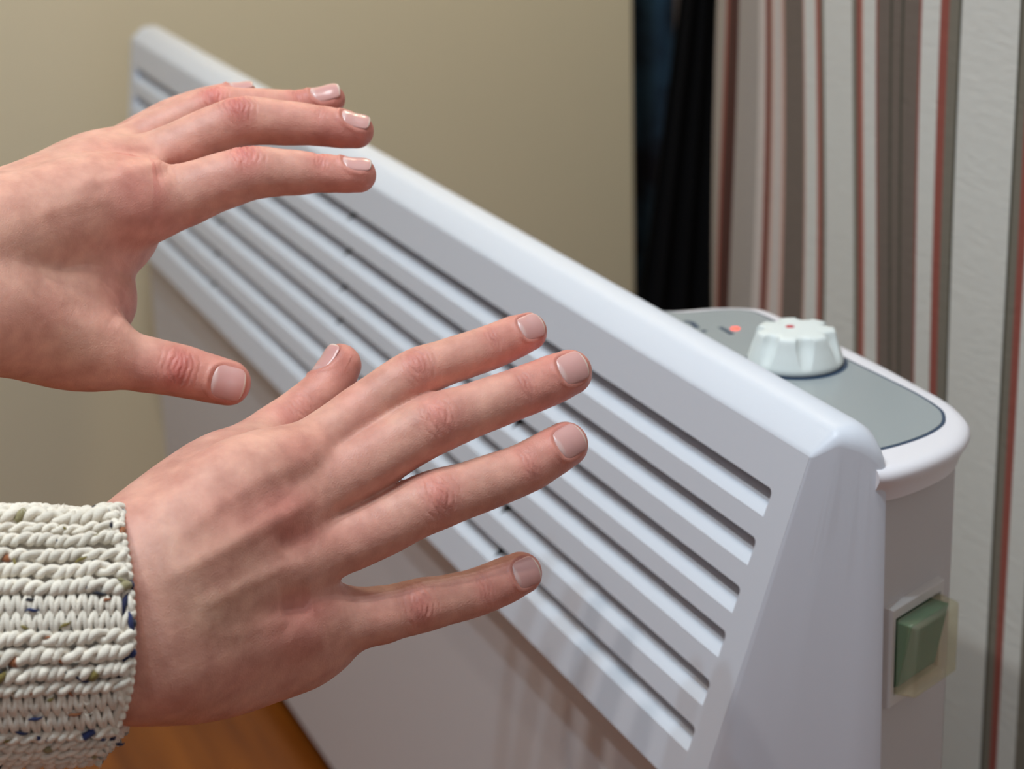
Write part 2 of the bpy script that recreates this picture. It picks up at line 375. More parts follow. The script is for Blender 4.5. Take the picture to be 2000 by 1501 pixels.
# control panel
ZT = 0.0135
def top_pt(px, py, z=ZT): return hit(px, py, (0, 0, 1), (0, 0, z))
def spline(pts, n=8):
    P = np.array(pts, float); m_ = len(P); out = []
    for i in range(m_):
        a, b, c, d = P[(i-1) % m_], P[i], P[(i+1) % m_], P[(i+2) % m_]
        for k in range(n):
            t = k/n; out.append(0.5*((2*b)+(c-a)*t+(2*a-5*b+4*c-d)*t*t+(3*b-a-3*c+d)*t**3))
    return np.array(out)
rim_px = [(1300, 603), (1400, 597), (1480, 599), (1517, 610), (1560, 631), (1650, 672), (1730, 712), (1800, 750), (1858, 783), (1889, 812), (1896, 832), (1885, 856), (1855, 878), (1800, 902), (1730, 921)]
rim = [top_pt(*p)[:2] for p in rim_px]
def smooth_open(P, n=6):
    P = np.array(P, float); P = np.vstack([2*P[0]-P[1], P, 2*P[-1]-P[-2]]); out = []
    for i in range(1, len(P)-2):
        a, b, c, d = P[i-1:i+3]
        for k in range(n):
            t = k/n; out.append(0.5*((2*b)+(c-a)*t+(2*a-5*b+4*c-d)*t*t+(3*b-a-3*c+d)*t**3))
    out.append(P[-2]); return np.array(out)
def layer(P, d, y0):
    """the outline moved in by d, its straight front edge staying at y0 under the cover"""
    t = np.gradient(P, axis=0); t /= np.linalg.norm(t, axis=1)[:, None]; q = P+np.stack([t[:, 1], -t[:, 0]], 1)*d; q[:, 1] = np.maximum(q[:, 1], y0+.0002)
    return np.vstack([q, [[q[-1, 0], y0], [-.03, y0], [-.12, y0], [q[0, 0], y0]]])
rim = smooth_open([(-.205, .030), (-.201, .040)] + rim[:-1] + [(.0324, .0330), (.0312, .0262)])
def inset(P, d):
    P = np.asarray(P); t = np.roll(P, -1, 0)-np.roll(P, 1, 0); t /= np.linalg.norm(t, axis=1)[:, None]
    n_ = np.stack([t[:, 1], -t[:, 0]], 1); area = 0.5*np.sum(P[:, 0]*np.roll(P[:, 1], -1)-np.roll(P[:, 0], -1)*P[:, 1])
    return P - n_*d*(1 if area > 0 else -1)
# smaller keeps clear of the cover on the front side
rings = []
for off, z in ((.0040, ZT-.0135), (.0030, ZT-.0095), (.0012, ZT-.0065), (0, ZT-.0045), (.0002, ZT-.0022), (.0018, ZT-.0006), (.0045, ZT), (.0065, ZT)):
    q = layer(rim, off, .0262); rings.append([(x, y, z) for x, y in q])
mb = MB(); mb.loft(rings, cap0=True, cap1=True)
cp = mb.obj('control_panel', M_rim, heater, ang=50)
cp['label'] = 'rounded control panel on top of the near end'
in_px = [(1330, 611), (1400, 606), (1455, 606), (1490, 615), (1540, 641), (1645, 696), (1720, 733), (1790, 768), (1833, 795), (1846, 811), (1843, 830), (1815, 849), (1770, 866), (1725, 878), (1690, 884), (1655, 887)]
inl0 = smooth_open([(-.190, .031), (-.184, .042)] + [tuple(top_pt(px, py)[:2]) for px, py in in_px]); inl = layer(inl0, 0, .0290)
def plate(P, z0, z1, name, m, parent):
    mb = MB(); mb.loft([[(x, y, z) for x, y in P] for z in (z0, z1)], cap0=True, cap1=True); return mb.obj(name, m, parent)
plate(inl, ZT-.001, ZT+.00025, 'panel_border', M_navy, cp)
ply = plate(layer(inl0, .0014, .0304), ZT-.0005, ZT+.00045, 'panel_inlay', M_inlay, cp)
# print on the panel
ZP = ZT+.00045
def text(s, px, py, size, name, m, parent, bold=0.0):
    cu = bpy.data.curves.new(name, 'FONT'); cu.body = s; cu.size = size; cu.extrude = 0.00008; cu.offset = bold; cu.align_x = 'CENTER'; cu.align_y = 'CENTER'
    to = bpy.data.objects.new(name, cu); COL.objects.link(to)
    dg = bpy.context.evaluated_depsgraph_get(); me = bpy.data.meshes.new_from_object(to.evaluated_get(dg)); bpy.data.objects.remove(to)
    me.name = name; me.materials.clear(); me.materials.append(m)
    o = bpy.data.objects.new(name, me); COL.objects.link(o); o.parent = parent
    p = top_pt(px, py, ZP); o.location = tuple(p+np.array([0, 0, .0001])-ORI[parent.name]); return o
text('POWER', 1418, 646, 0.0034, 'power_lettering', M_navy, cp, 0.00008)
def disc(c, r, z, h, name, m, parent, n=24, dome=0):
    mb = MB(); rr = [[(c[0]+r*w*math.cos(2*math.pi*i/n), c[1]+r*w*math.sin(2*math.pi*i/n), z+hh) for i in range(n)] for w, hh in ((1, 0), (1, h*.6), (.8, h*.9), (.4, h))]
    mb.loft(rr, cap0=True, cap1=True); return mb.obj(name, m, parent, ang=50)
disc(top_pt(1436, 642, ZP), 0.0021, ZP, 0.0006, 'indicator_light', M_led, cp)
# fragments of large dark lettering that show above the cover's edge
for (x0, y0, x1, y1, w) in ((1337, 627, 1350, 629, .0011), (1350, 629, 1362, 640, .0013), (1371, 645, 1379, 647, .0012)):
    a, b2 = top_pt(x0, y0, ZP), top_pt(x1, y1, ZP); d = (b2-a); d /= np.linalg.norm(d); nn = np.array([-d[1], d[0], 0])*w
    mb = MB(); mb.loft([[a-nn, a+nn, b2+nn, b2-nn], [p+np.array([0, 0, .0001]) for p in (a-nn, a+nn, b2+nn, b2-nn)]], cap0=True, cap1=True); mb.obj('dark_lettering', M_navy, cp)
# thermostat knob
kc = top_pt(1553, 709, ZP)
disc(kc, 0.0218, ZP, 0.0003, 'knob_ring', M_navy, cp, n=64)
mb = MB(); n = 280; prof = [(0.0195, .0006), (0.0200, .0016), (0.0198, .0030), (0.0194, .0042), (0.0191, .0052), (0.0188, .0063), (0.0184, .0075), (0.0180, .0088), (0.0176, .0100), (0.0172, .0115), (0.0168, .0130), (0.0165, .0141), (0.0161, .0148), (0.0155, .0152), (0.0120, .0154)]
rr = []
for r0, h in prof:
    row = []
    for i in range(n):
        a = 2*math.pi*i/n; ph = ((a-math.radians(-17.6))*7/(2*math.pi)+.5) % 1.0
        hw = .11+.14*min(1, max(0, (h-.003)/.009)); w = math.sqrt(max(0, 1-((ph-.5)/hw)**2))
        m_ = min(1, max(0, (h-.0035)/.0085))**.7
        r1 = r0 - (0.0031*w*m_ if r0 > .01 else 0)
        row.append((kc[0]+r1*math.cos(a), kc[1]+r1*math.sin(a), ZP+h))
    rr.append(row)
mb.loft(rr, cap0=True, cap1=True)
knob = mb.obj('thermostat_knob', M_knob, heater, ang=60)
knob['label'] = 'scalloped pale thermostat knob'
kd = top_pt(1543, 637.5, ZP+.0154)
disc(kd, 0.0019, ZP+.01535, .0003, 'red_dot', M_reddot, knob)
# rocker switch on the near end of the body
nrm = np.array([.91, .415, 0]); PE = np.array([Pe[0], Pe[1], 0]); zz = np.array([0, 0, 1.0]); dd = np.array([-.415, .91, 0])
def ef(px, py, out=0.0): return hit(px, py, nrm, PE+nrm*out)
tl, tr_ = ef(1744, 1193, .0035), ef(1845, 1141, .0035); bl = ef(1738, 1383, .0035)
w = (tr_-tl)@dd; h = (tl-bl)[2]; c0 = PE + dd*((tl-PE)@dd) ; z1 = tl[2]; z0 = bl[2]
def EP(u, z, out): return PE + dd*((tl-PE)@dd + u) + nrm*out + zz*z
def ebox(mb, u0, u1, za, zb_, o0, o1, tu=0, tz=0, mi=0):
    q = [[EP(u, z, o) for u, z in ((u0+k*tu, za+k*tz), (u1-k*tu, za+k*tz), (u1-k*tu, zb_-k*tz), (u0+k*tu, zb_-k*tz))] for k, o in ((0, o0), (1, o1))]
    mb.loft(q, cap0=True, cap1=True, mi=mi)
mb = MB(); fr = .0028
def rect(m_, mz, o): return [EP(m_, z0+mz, o), EP(w-m_, z0+mz, o), EP(w-m_, z1-mz, o), EP(m_, z1-mz, o)]
mb.loft([rect(-.0004, -.0004, -.001), rect(0, 0, .0030), rect(.0004, .0004, .0035), rect(fr-.0004, fr*1.6-.0004, .0035), rect(fr, fr*1.6, .0030), rect(fr, fr*1.6, .0008)], cap0=True, cap1=True)
sw = mb.obj('rocker_switch', M_frame, heater, ang=40); sw['label'] = 'white-framed green rocker switch under a clear cover'
mb = MB()
q = [[EP(u, z, o) for u, z, o in ((fr*1.3, z0+.006, .0010), (fr*1.3, z1-.006, .0010), (fr*1.3, z1-.006, .0095), (fr*1.3, z0+.008, .0045))],
     [EP(u, z, o) for u, z, o in ((w-fr*2.2, z0+.006, .0010), (w-fr*2.2, z1-.006, .0010), (w-fr*2.2, z1-.006, .0095), (w-fr*2.2, z0+.008, .0045))]]
mb.loft(q, cap0=True, cap1=True); mb.obj('rocker', M_green, sw, bev=0.0006)
mb = MB(); ebox(mb, fr, w-fr, z0+fr*1.6, z1-fr*1.6, .0030, .0125, .0006, .0012); mb.obj('clear_cover', M_cover, sw, bev=0.0012)

# ------------------------------------------------------------------ hands
def cp3(px, py, Z): return np.array([(px-1000)/F*Z, (py-750.5)/F*Z, Z])
def chain(pts, n=7):
    """smooth centre line and radius through (px, py, Z, r_px)"""
    P = np.array([[*cp3(x, y, z), r*z/F] for x, y, z, r in pts]); P = np.vstack([2*P[0]-P[1], P, 2*P[-1]-P[-2]]); P[0, 3] = P[1, 3]; P[-1, 3] = P[-2, 3]
    out = []
    for i in range(1, len(P)-2):
        a, b, c, d = P[i-1:i+3]
        for k in range(n):
            t = k/n; q = 0.5*((2*b)+(c-a)*t+(2*a-5*b+4*c-d)*t*t+(3*b-a-3*c+d)*t**3); q[3] = b[3]+(c[3]-b[3])*(t*t*(3-2*t)); out.append(q)
    out.append(P[-2]); return np.array(out)
class Field:
    def __init__(s, lo, hi, h):
        s.lo = np.array(lo); s.h = h; s.n = np.ceil((np.array(hi)-s.lo)/h).astype(int)+1
        s.ax = [s.lo[i]+h*np.arange(s.n[i]) for i in range(3)]
    def blank(s): return np.full(tuple(s.n), 0.05, np.float32)
    def cone(s, D, a, b, ra, rb, pad=0.016):
        m = max(ra, rb)+pad; sl_ = []
        for i in range(3):
            i0 = max(0, int((min(a[i], b[i])-m-s.lo[i])/s.h)); i1 = min(s.n[i], int((max(a[i], b[i])+m-s.lo[i])/s.h)+2)
            if i1 <= i0: return None
            sl_.append(slice(i0, i1))
        X = s.ax[0][sl_[0]][:, None, None]; Y = s.ax[1][sl_[1]][None, :, None]; Z = s.ax[2][sl_[2]][None, None, :]
        ab = b-a; L2 = ab@ab+1e-12
        t = np.clip(((X-a[0])*ab[0]+(Y-a[1])*ab[1]+(Z-a[2])*ab[2])/L2, 0, 1)
        d = np.sqrt((X-a[0]-t*ab[0])**2+(Y-a[1]-t*ab[1])**2+(Z-a[2]-t*ab[2])**2)-(ra+(rb-ra)*t)
        return tuple(sl_), d.astype(np.float32)
    def add(s, D, ch, k=0.0):
        for i in range(len(ch)-1):
            r = s.cone(D, ch[i][:3], ch[i+1][:3], ch[i][3], ch[i+1][3])
            if r is None: continue
            q, d = r
            D[q] = smin(D[q], d, k) if k > 0 else np.minimum(D[q], d)
        return D
def smin(a, b, k):
    h = np.maximum(k-np.abs(a-b), 0)/k; return np.minimum(a, b)-h*h*h*k/6
def surface_nets(D, lo, h):
    n = D.shape; S8 = [(i, j, k) for i in (0, 1) for j in (0, 1) for k in (0, 1)]
    c = lambda o: D[o[0]:n[0]-1+o[0], o[1]:n[1]-1+o[1], o[2]:n[2]-1+o[2]]
    neg = sum((c(o) < 0).astype(np.int8) for o in S8); act = (neg > 0) & (neg < 8)
    I = np.argwhere(act); idx = np.full(act.shape, -1, np.int64); idx[act] = np.arange(len(I))
    acc = np.zeros((len(I), 3)); cnt = np.zeros(len(I))
    vals = {o: c(o)[act].astype(float) for o in S8}
    for a in S8:
        for ax in range(3):
            if a[ax]: continue
            b = list(a); b[ax] = 1; b = tuple(b); va, vb = vals[a], vals[b]; m = (va < 0) != (vb < 0)
            t = np.where(m, va/np.where(m, va-vb, 1), 0); p = np.tile(np.array(a, float), (len(I), 1)); p[:, ax] = t
            acc += p*m[:, None]; cnt += m
    V = (I+acc/cnt[:, None])*h+lo; Fc = []
    for ax in range(3):
        u, w = (ax+1) % 3, (ax+2) % 3
        s0 = [slice(0, m_-1) for m_ in n]; s0[u] = slice(1, n[u]-1); s0[w] = slice(1, n[w]-1); s1 = list(s0); s1[ax] = slice(1, n[ax])
        A = D[tuple(s0)] < 0; Bq = D[tuple(s1)] < 0; ch = np.argwhere(A != Bq); fl = A[A != Bq]
        base = ch.copy(); base[:, u] += 1; base[:, w] += 1
        q = []
        for du, dw in ((0, 0), (-1, 0), (-1, -1), (0, -1)):
            p = base.copy(); p[:, u] += du; p[:, w] += dw; q.append(idx[p[:, 0], p[:, 1], p[:, 2]])
        q = np.stack(q, 1); q[~fl] = q[~fl][:, ::-1]; Fc.append(q)
    return V, np.concatenate(Fc)
def edges_of(Fq): return np.concatenate([Fq[:, [0, 1]], Fq[:, [1, 2]], Fq[:, [2, 3]], Fq[:, [3, 0]]])
def relax(V, Fq, it, lam=0.5, mu=-0.52):
    E_ = np.unique(np.sort(edges_of(Fq), 1), axis=0); n = len(V); deg = np.bincount(E_.ravel(), minlength=n)[:, None]
    for i in range(it*2):
        A = np.stack([np.bincount(E_[:, 0], V[E_[:, 1], c], n)+np.bincount(E_[:, 1], V[E_[:, 0], c], n) for c in range(3)], 1)/deg
        V = V+(lam if i % 2 == 0 else mu)*(A-V)
    return V
def subdivide(V, Fq):
    n = len(V); E_ = np.sort(edges_of(Fq), 1); U, inv = np.unique(E_, axis=0, return_inverse=True); inv = inv.ravel(); m = len(Fq)
    fp = V[Fq].mean(1); ep = V[U].mean(1); e = [n+inv[i*m:(i+1)*m] for i in range(4)]; f0 = n+len(U)+np.arange(m)
    q = [np.stack([Fq[:, i], e[i], f0, e[i-1]], 1) for i in range(4)]
    V2 = np.vstack([V, ep, fp]); F2 = np.concatenate(q); return relax(V2, F2, 2), F2
def normals(V, Fq):
    a = V[Fq[:, 2]]-V[Fq[:, 0]]; b = V[Fq[:, 3]]-V[Fq[:, 1]]; nf = np.cross(a, b); N_ = np.zeros_like(V)
    for i in range(4):
        for c in range(3): N_[:, c] += np.bincount(Fq[:, i], nf[:, c], len(V))
    return N_/np.maximum(np.linalg.norm(N_, axis=1), 1e-12)[:, None]
def unit(v): v = np.array(v, float); return v/np.linalg.norm(v)
def vnoise(P, f, seed=0):
    """cheap smooth noise from summed sines"""
    r = np.random.default_rng(seed); o = np.zeros(len(P))
    for i in range(7):
        d = r.normal(size=3); d /= np.linalg.norm(d); o += np.sin(P@d*f*(0.7+0.6*r.random())*6.283+r.random()*6.283)
    return o/7

SKIN = np.array([0.66, 0.325, 0.25]); RED = np.array([0.60, 0.185, 0.155]); PALE = np.array([0.69, 0.43, 0.33]); OLIVE = np.array([0.58, 0.37, 0.26])
M_skin = mat('skin', (0.6, 0.35, 0.28, 1), 0.48, 0.35, Subsurface_Weight=0.25, Subsurface_Scale=0.006)
M_skin.node_tree.nodes['Principled BSDF'].inputs['Subsurface Radius'].default_value = (1.0, 0.35, 0.2)
at_ = N(M_skin, 'ShaderNodeAttribute', attribute_name='tint')
nz = N(M_skin, 'ShaderNodeTexNoise'); nz.inputs['Scale'].default_value = 130; nz.inputs['Detail'].default_value = 5
tcs = N(M_skin, 'ShaderNodeTexCoord'); L(M_skin, tcs.outputs['Object'], nz.inputs['Vector'])
rs = N(M_skin, 'ShaderNodeValToRGB'); e = rs.color_ramp.elements; e[0].position = .3; e[0].color = (.86, .80, .80, 1); e[1].position = .7; e[1].color = (1.1, 1.12, 1.12, 1); L(M_skin, nz.outputs[0], rs.inputs[0])
ms = N(M_skin, 'ShaderNodeMix', data_type='RGBA', blend_type='MULTIPLY'); ms.inputs[0].default_value = 1.0
L(M_skin, at_.outputs['Color'], ms.inputs[6]); L(M_skin, rs.outputs[0], ms.inputs[7]); L(M_skin, ms.outputs[2], M_skin.node_tree.nodes['Principled BSDF'].inputs['Base Color'])
_b1 = bump(M_skin, 1500, 0.22, 0.0004, 4); bump(M_skin, 1000, 0.30, 0.0003, chain=_b1, kind='VORONOI')
M_nail = mat('fingernail', (0.62, 0.34, 0.33, 1), 0.28, 0.5, Subsurface_Weight=0.1, Subsurface_Scale=0.002)
at_ = N(M_nail, 'ShaderNodeAttribute', attribute_name='tint'); L(M_nail, at_.outputs['Color'], M_nail.node_tree.nodes['Principled BSDF'].inputs['Base Color'])
M_nail_edge = mat('fingernail_edge', (0.72, 0.55, 0.47, 1), 0.35, 0.4)

def creases(V, Nn, J, col):
    """J: (point, axis, dorsal, r, kind): fine folds over the joint, redder skin on it"""
    off = np.zeros(len(V))
    for p, ax, dn, r, kind, w in J:
        q = V-p; m0 = np.einsum('ij,ij->i', q, q) < (r*2.6)**2; ids = np.nonzero(m0)[0]; q = q[ids]
        t = q@ax; rad = q-np.outer(t, ax); rl = np.linalg.norm(rad, axis=1)+1e-9; side = np.cross(ax, dn)
        phi = np.arctan2(rad@side, rad@dn); near = (rl < r*1.35)
        ok = np.exp(-(phi/0.85)**4)*near*w; mm = t*1000; s = phi*r*1000
        sc = r/0.0085; o = np.zeros(len(ids)); jit = 0.22*np.sin(s*0.9+p[0]*900)+0.10*np.sin(s*2.3+p[1]*700)
        if kind == 'pip': lines = [(-4.6, .10, .45, .30), (-2.6, .22, .65, .55), (-.9, .12, .55, .5), (.9, -.10, .55, .5), (2.7, -.20, .65, .6), (4.4, -.10, .45, .35), (6.3, -.04, .35, .22), (-6.4, .05, .35, .18)]
        elif kind == 'dip': lines = [(-1.6, .08, .45, .32), (0.1, .0, .5, .42), (1.7, -.08, .45, .30), (3.2, -.04, .3, .16)]
        else: lines = [(k_*1.5, .02*k_, .35, .12) for k_ in range(-4, 5)]
        for t0, cv, wd_, dp in lines:
            o -= dp*0.00078*np.exp(-((mm-(t0+np.sign(cv)*np.minimum(abs(cv)*s**2*.34, abs(t0)*.42))*sc-jit)/(wd_*1.0))**2)*(0.80+0.20*np.sin(s*1.1+t0*2.1+p[1]*500))
        if kind == 'pip':
            o += 0.00055*np.exp(-(mm/5.0)**2)*np.exp(-(phi/0.9)**2)*w
        off[ids] += o*ok
        g = np.exp(-(mm/(6.0 if kind == 'pip' else 4.0))**2)*np.exp(-(phi/1.0)**2)*near*w*(.62 if kind == 'pip' else .4)
        col[ids] = col[ids]*(1-g[:, None])+RED*g[:, None]
        dk = np.clip(-o*ok/0.0006, 0, 1)[:, None]*.35; col[ids] = col[ids]*(1-dk)+np.array([.34, .10, .075])*dk
    return off
def ridge_px(V, Nn, poly, wpx, hmm):
    """raised (or sunken) line over the back of the hand, along a path seen at these pixels"""
    P = np.stack([1000+F*V[:, 0]/V[:, 2], 750.5+F*V[:, 1]/V[:, 2]], 1); best = np.full(len(V), 1e9); tt = np.zeros(len(V)); poly = np.array(poly, float)
    n = len(poly)-1
    for i in range(n):
        a, b = poly[i], poly[i+1]; ab = b-a; t = np.clip(((P-a)@ab)/(ab@ab), 0, 1); d = np.linalg.norm(P-a-t[:, None]*ab, axis=1); m = d < best; best[m] = d[m]; tt[m] = (i+t[m])/n
    fade = np.clip(np.minimum(tt, 1-tt)*5, 0, 1) if n else 1
    return hmm*0.001*np.exp(-(best/wpx)**2)*fade*(Nn[:, 2] < -0.15)
def spot_px(V, Nn, c, wpx): 
    P = np.stack([1000+F*V[:, 0]/V[:, 2], 750.5+F*V[:, 1]/V[:, 2]], 1); d = (P-np.array(c))/np.array(wpx); return np.exp(-(d**2).sum(1))*(Nn[:, 2] < 0)

def nail_frame(ch, dn, length, back):
    P = ch[:, :3]; ax = unit(P[-1]-P[-6]); d = unit(dn); d = unit(d-ax*(d@ax)); sd = np.cross(ax, d)
    tip = P[-1]+ax*ch[-1, 3]; c = tip-ax*(back+length*.5); s = (P-c)@ax; i = int(np.argmin(np.abs(s)))
    t = (c-P[-1])@ax; rr = ch[i, 3]; base = P[-1]+ax*t
    # follow the finger's own bend
    base = P[i]+ax*((c-P[i])@ax); return base, ax, d, sd, rr
def nail_bed(V, Nn, ch, dn, length, back, half, col):
    c, ax, d, sd, r = nail_frame(ch, dn, length, back); q = V-c; x = q@sd; y = q@ax; z = q@d
    w = r*half; l = length*.5; m = (z > 0) & (np.abs(y) < length) & (np.abs(x) < r*1.3)
    yy = y+0.0; e = ((np.abs(x)/w)**2.6+(np.abs(yy)/l)**2.6)**(1/2.6)
    o = np.where(e < 1.0, -0.00075*np.clip((1.0-e)*6, 0, 1), 0.0)
    rim = np.exp(-((e-1.14)/.12)**2)*0.00042*(1-0.8*np.clip(yy/l, 0, 1)**2)
    k = (np.exp(-((e-1.06)/.09)**2)*.35*m)[:, None]; col[:] = col*(1-k)+np.array([.40, .12, .09])*k
    return (o+rim)*m
def build_hand(name, label, palm, fingers, joints, ridges, spots, nails, kp=0.010, kf=0.0055, h=0.00085, clipx=None):
    pts = np.vstack([chain(c) for c, _ in palm]+[chain(c) for c, _ in fingers])
    lo = (pts[:, :3]-pts[:, 3:4]).min(0)-0.004; hi = (pts[:, :3]+pts[:, 3:4]).max(0)+0.004
    fd = Field(lo, hi, h); D = fd.blank()
    for c, k in palm: D = fd.add(D, chain(c, 4), kp if k is None else k)
    Fg = fd.blank(); chs = []
    for c, k in fingers:
        ch = chain(c, 6); chs.append(ch); G = fd.blank(); fd.add(G, ch, 0); Fg = smin(Fg, G, 0.0028)
    D = smin(D, Fg, kf)
    V, Fq = surface_nets(D, fd.lo, h); V = relax(V, Fq, 5); V, Fq = subdivide(V, Fq); Nn = normals(V, Fq)
    if (Nn[:, 2] < 0).mean() and Nn[np.argmin(V[:, 2]), 2] > 0: Fq = Fq[:, ::-1]; Nn = -Nn
    col = np.tile(SKIN, (len(V), 1)); g = (0.5+0.5*vnoise(V, 55, 3))[:, None]*.35; col = col*(1-g)+PALE*g
    g = np.clip(vnoise(V, 38, 11)*1.2, 0, 1)[:, None]*.22; col = col*(1-g)+RED*g
    J = []
    for fi, at_i, dn, kind, w in joints:
        ch = chs[fi]; tgt = cp3(*at_i); i = int(np.argmin(np.linalg.norm(ch[:, :3]-tgt, axis=1))); i = min(max(i, 1), len(ch)-2)
        ax = unit(ch[i+1][:3]-ch[i-1][:3]); d = unit(dn); d = unit(d-ax*(d@ax)); J.append((ch[i][:3], ax, d, ch[i][3], kind, w))
    # fingertips and finger sides are pinker
    for ch in chs:
        tip = ch[-1][:3]; dd_ = np.linalg.norm(V-tip, axis=1); g = (np.exp(-(dd_/0.017)**2)*.55)[:, None]; col = col*(1-g)+RED*1.08*g
    for c, wpx, cc, a in spots:
        g = (spot_px(V, Nn, c, wpx)*a)[:, None]; col = col*(1-g)+cc*g
    off = creases(V, Nn, J, col)
    for fi, dn, ln, bk, hf in nails: off += nail_bed(V, Nn, chs[fi], dn, ln, bk, hf, col)
    for poly, wpx, hmm in ridges: off += ridge_px(V, Nn, poly, wpx, hmm)
    off += vnoise(V, 300, 5)*0.00005+vnoise(V, 90, 6)*0.00012
    V = V+Nn*off[:, None]
    W = C + V@R.T
    o = new_obj(name, W, Fq, M_skin, colors=np.clip(col, 0, 1)); tag(o, label, 'hand')
    return o, chs
def nail(parent, ch, dn, length, back, half):
    """a curved nail plate lying in its bed on the end of a finger: dn is the way the nail faces, in camera axes"""
    c, ax, d, sd, r = nail_frame(ch, dn, length, back); w = r*half*0.99; l = length*.5*.99; n, m = 20, 18; rows = []
    P = ch[:, :3]; s_ = (P-P[-1])@ax
    for j in range(m+1):
        v = -1+2*j/m; row = []
        wv = w*(1-abs(v)**5*.42) if v < 0 else w*(1-abs(v)**7*.30)
        y = l*v; k = np.interp((c+ax*y-P[-1])@ax, s_, np.arange(len(P))); i0 = int(min(k, len(P)-1)); rl = np.interp((c+ax*y-P[-1])@ax, s_, ch[:, 3])
        off_ax = np.array([np.interp((c+ax*y-P[-1])@ax, s_, (P-c)@d)])[0]
        over = max(0.0, (c+ax*y-P[-1])@ax); hgt = math.sqrt(max(rl*rl-over*over*.55, (rl*.55)**2))
        for q in range(n+1):
            u = -1+2*q/n; x = u*wv; rc = r*1.12
            z = off_ax+hgt-(rc-math.sqrt(max(rc*rc-x*x, 0)))-0.00012+0.00030*(v > .0)*v
            ya = y - (0.10*l*u*u if v > 0 else -0.14*l*u*u)*abs(v)**2
            if v < -.8: z -= 0.0009*(-v-.8)/.2
            row.append(C+R@(c+ax*ya+sd*x+d*z))
        rows.append(row)
    dW = R@d; nn = n+1; b = (m+1)*nn; mb = MB()
    v = [p for r_ in rows for p in r_]+[p-dW*.00035 for r_ in rows for p in r_]
    f = [(j*nn+i, j*nn+i+1, (j+1)*nn+i+1, (j+1)*nn+i) for j in range(m) for i in range(n)]; fm = [1 if k >= n*(m-1) else 0 for k in range(n*m)]
    f += [(b+j*nn+i, b+(j+1)*nn+i, b+(j+1)*nn+i+1, b+j*nn+i+1) for j in range(m) for i in range(n)]; fm += [0]*(n*m)
    f += [(m*nn+i, m*nn+i+1, b+m*nn+i+1, b+m*nn+i) for i in range(n)]+[(i, b+i, b+i+1, i+1) for i in range(n)]; fm += [1]*n+[0]*n
    f += [(j*nn, (j+1)*nn, b+(j+1)*nn, b+j*nn) for j in range(m)]+[(j*nn+n, b+j*nn+n, b+(j+1)*nn+n, (j+1)*nn+n) for j in range(m)]; fm += [0]*(2*m)
    vc = np.tile(np.array([.63, .33, .30]), (len(v), 1)); vv = np.tile(np.repeat(np.linspace(-1, 1, m+1), nn), 2); uu = np.tile(np.linspace(-1, 1, nn), 2*(m+1))
    lun = np.clip((-.55-vv-.25*uu**2)/.15, 0, 1)[:, None]*.55; vc = vc*(1-lun)+np.array([.74, .56, .52])*lun
    o = new_obj('fingernail', v, f, None, parent, mats=[M_nail, M_nail_edge], fmat=fm, origin=ORI[parent.name], colors=vc)
    return o

# lower hand: a right hand seen from the back, thumb up, wrist in a knitted cuff
Zw = 0.615
palm = [
 ([(150, 1120, .614, 84), (300, 1085, .617, 90), (450, 960, .636, 84), (592, 893, .655, 60)], None),
 ([(150, 1180, .612, 88), (300, 1150, .612, 92), (450, 1050, .632, 78), (580, 985, .650, 66)], None),
 ([(150, 1250, .612, 88), (300, 1230, .612, 92), (450, 1140, .632, 78), (600, 1085, .650, 66)], None),
 ([(150, 1300, .616, 84), (300, 1296, .615, 96), (450, 1240, .636, 88), (620, 1200, .656, 70)], None),
 ([(150, 1240, .622, 120), (300, 1230, .636, 110), (430, 1180, .655, 100), (560, 1120, .668, 90)], None),
 ([(280, 1310, .622, 92), (420, 1300, .640, 88), (560, 1262, .656, 78), (640, 1230, .665, 64)], None),
 ([(250, 1085, .618, 92), (350, 1000, .640, 84), (430, 935, .662, 74), (520, 900, .676, 62)], None),
]
fingers = [
 ([(560, 905, .652, 60), (620, 868, .660, 58), (690, 815, .667, 54), (752, 768, .671, 50), (812, 730, .675, 50), (880, 704, .679, 45), (952, 680, .684, 44), (1000, 660, .688, 42), (1031, 648, .691, 38)], 0),
 ([(560, 985, .648, 62), (640, 945, .655, 62), (720, 900, .661, 62), (785, 862, .665, 60), (848, 828, .668, 60), (930, 798, .672, 53), (1016, 766, .677, 50), (1072, 744, .681, 49), (1112, 727, .684, 45)], 0),
 ([(580, 1082, .648, 62), (660, 1062, .654, 62), (740, 1030, .659, 60), (790, 1004, .662, 59), (846, 978, .665, 60), (930, 950, .669, 54), (1022, 915, .674, 50), (1070, 888, .677, 48), (1104, 868, .680, 45)], 0),
 ([(600, 1200, .655, 70), (670, 1208, .660, 64), (735, 1202, .664, 58), (775, 1193, .667, 54), (820, 1182, .670, 54), (876, 1170, .674, 49), (930, 1156, .678, 47), (980, 1136, .682, 46), (1017, 1119, .685, 42)], 0),
 ([(400, 950, .662, 70), (460, 900, .674, 60), (525, 852, .684, 54), (590, 803, .692, 49), (632, 765, .696, 46), (652, 735, .699, 44), (665, 712, .701, 41)], 0),
]
joints = [
 (0, (812, 730, .675), (.05, -.45, -.9), 'pip', 1), (0, (948, 681, .684), (.05, -.4, -.9), 'dip', 1),
 (1, (846, 828, .668), (.05, -.3, -.95), 'pip', 1), (1, (1012, 768, .677), (.05, -.3, -.95), 'dip', 1),
 (2, (842, 979, .665), (.0, -.15, -1), 'pip', 1), (2, (1018, 916, .674), (.0, -.2, -1), 'dip', 1),
 (3, (808, 1184, .669), (.0, -.1, -1), 'pip', 1), (3, (928, 1156, .678), (.0, -.1, -1), 'dip', 1),
 (4, (585, 806, .691), (-.3, .1, -.95), 'pip', .6), (4, (540, 840, .687), (-.3, .1, -.95), 'mcp', 1),
]
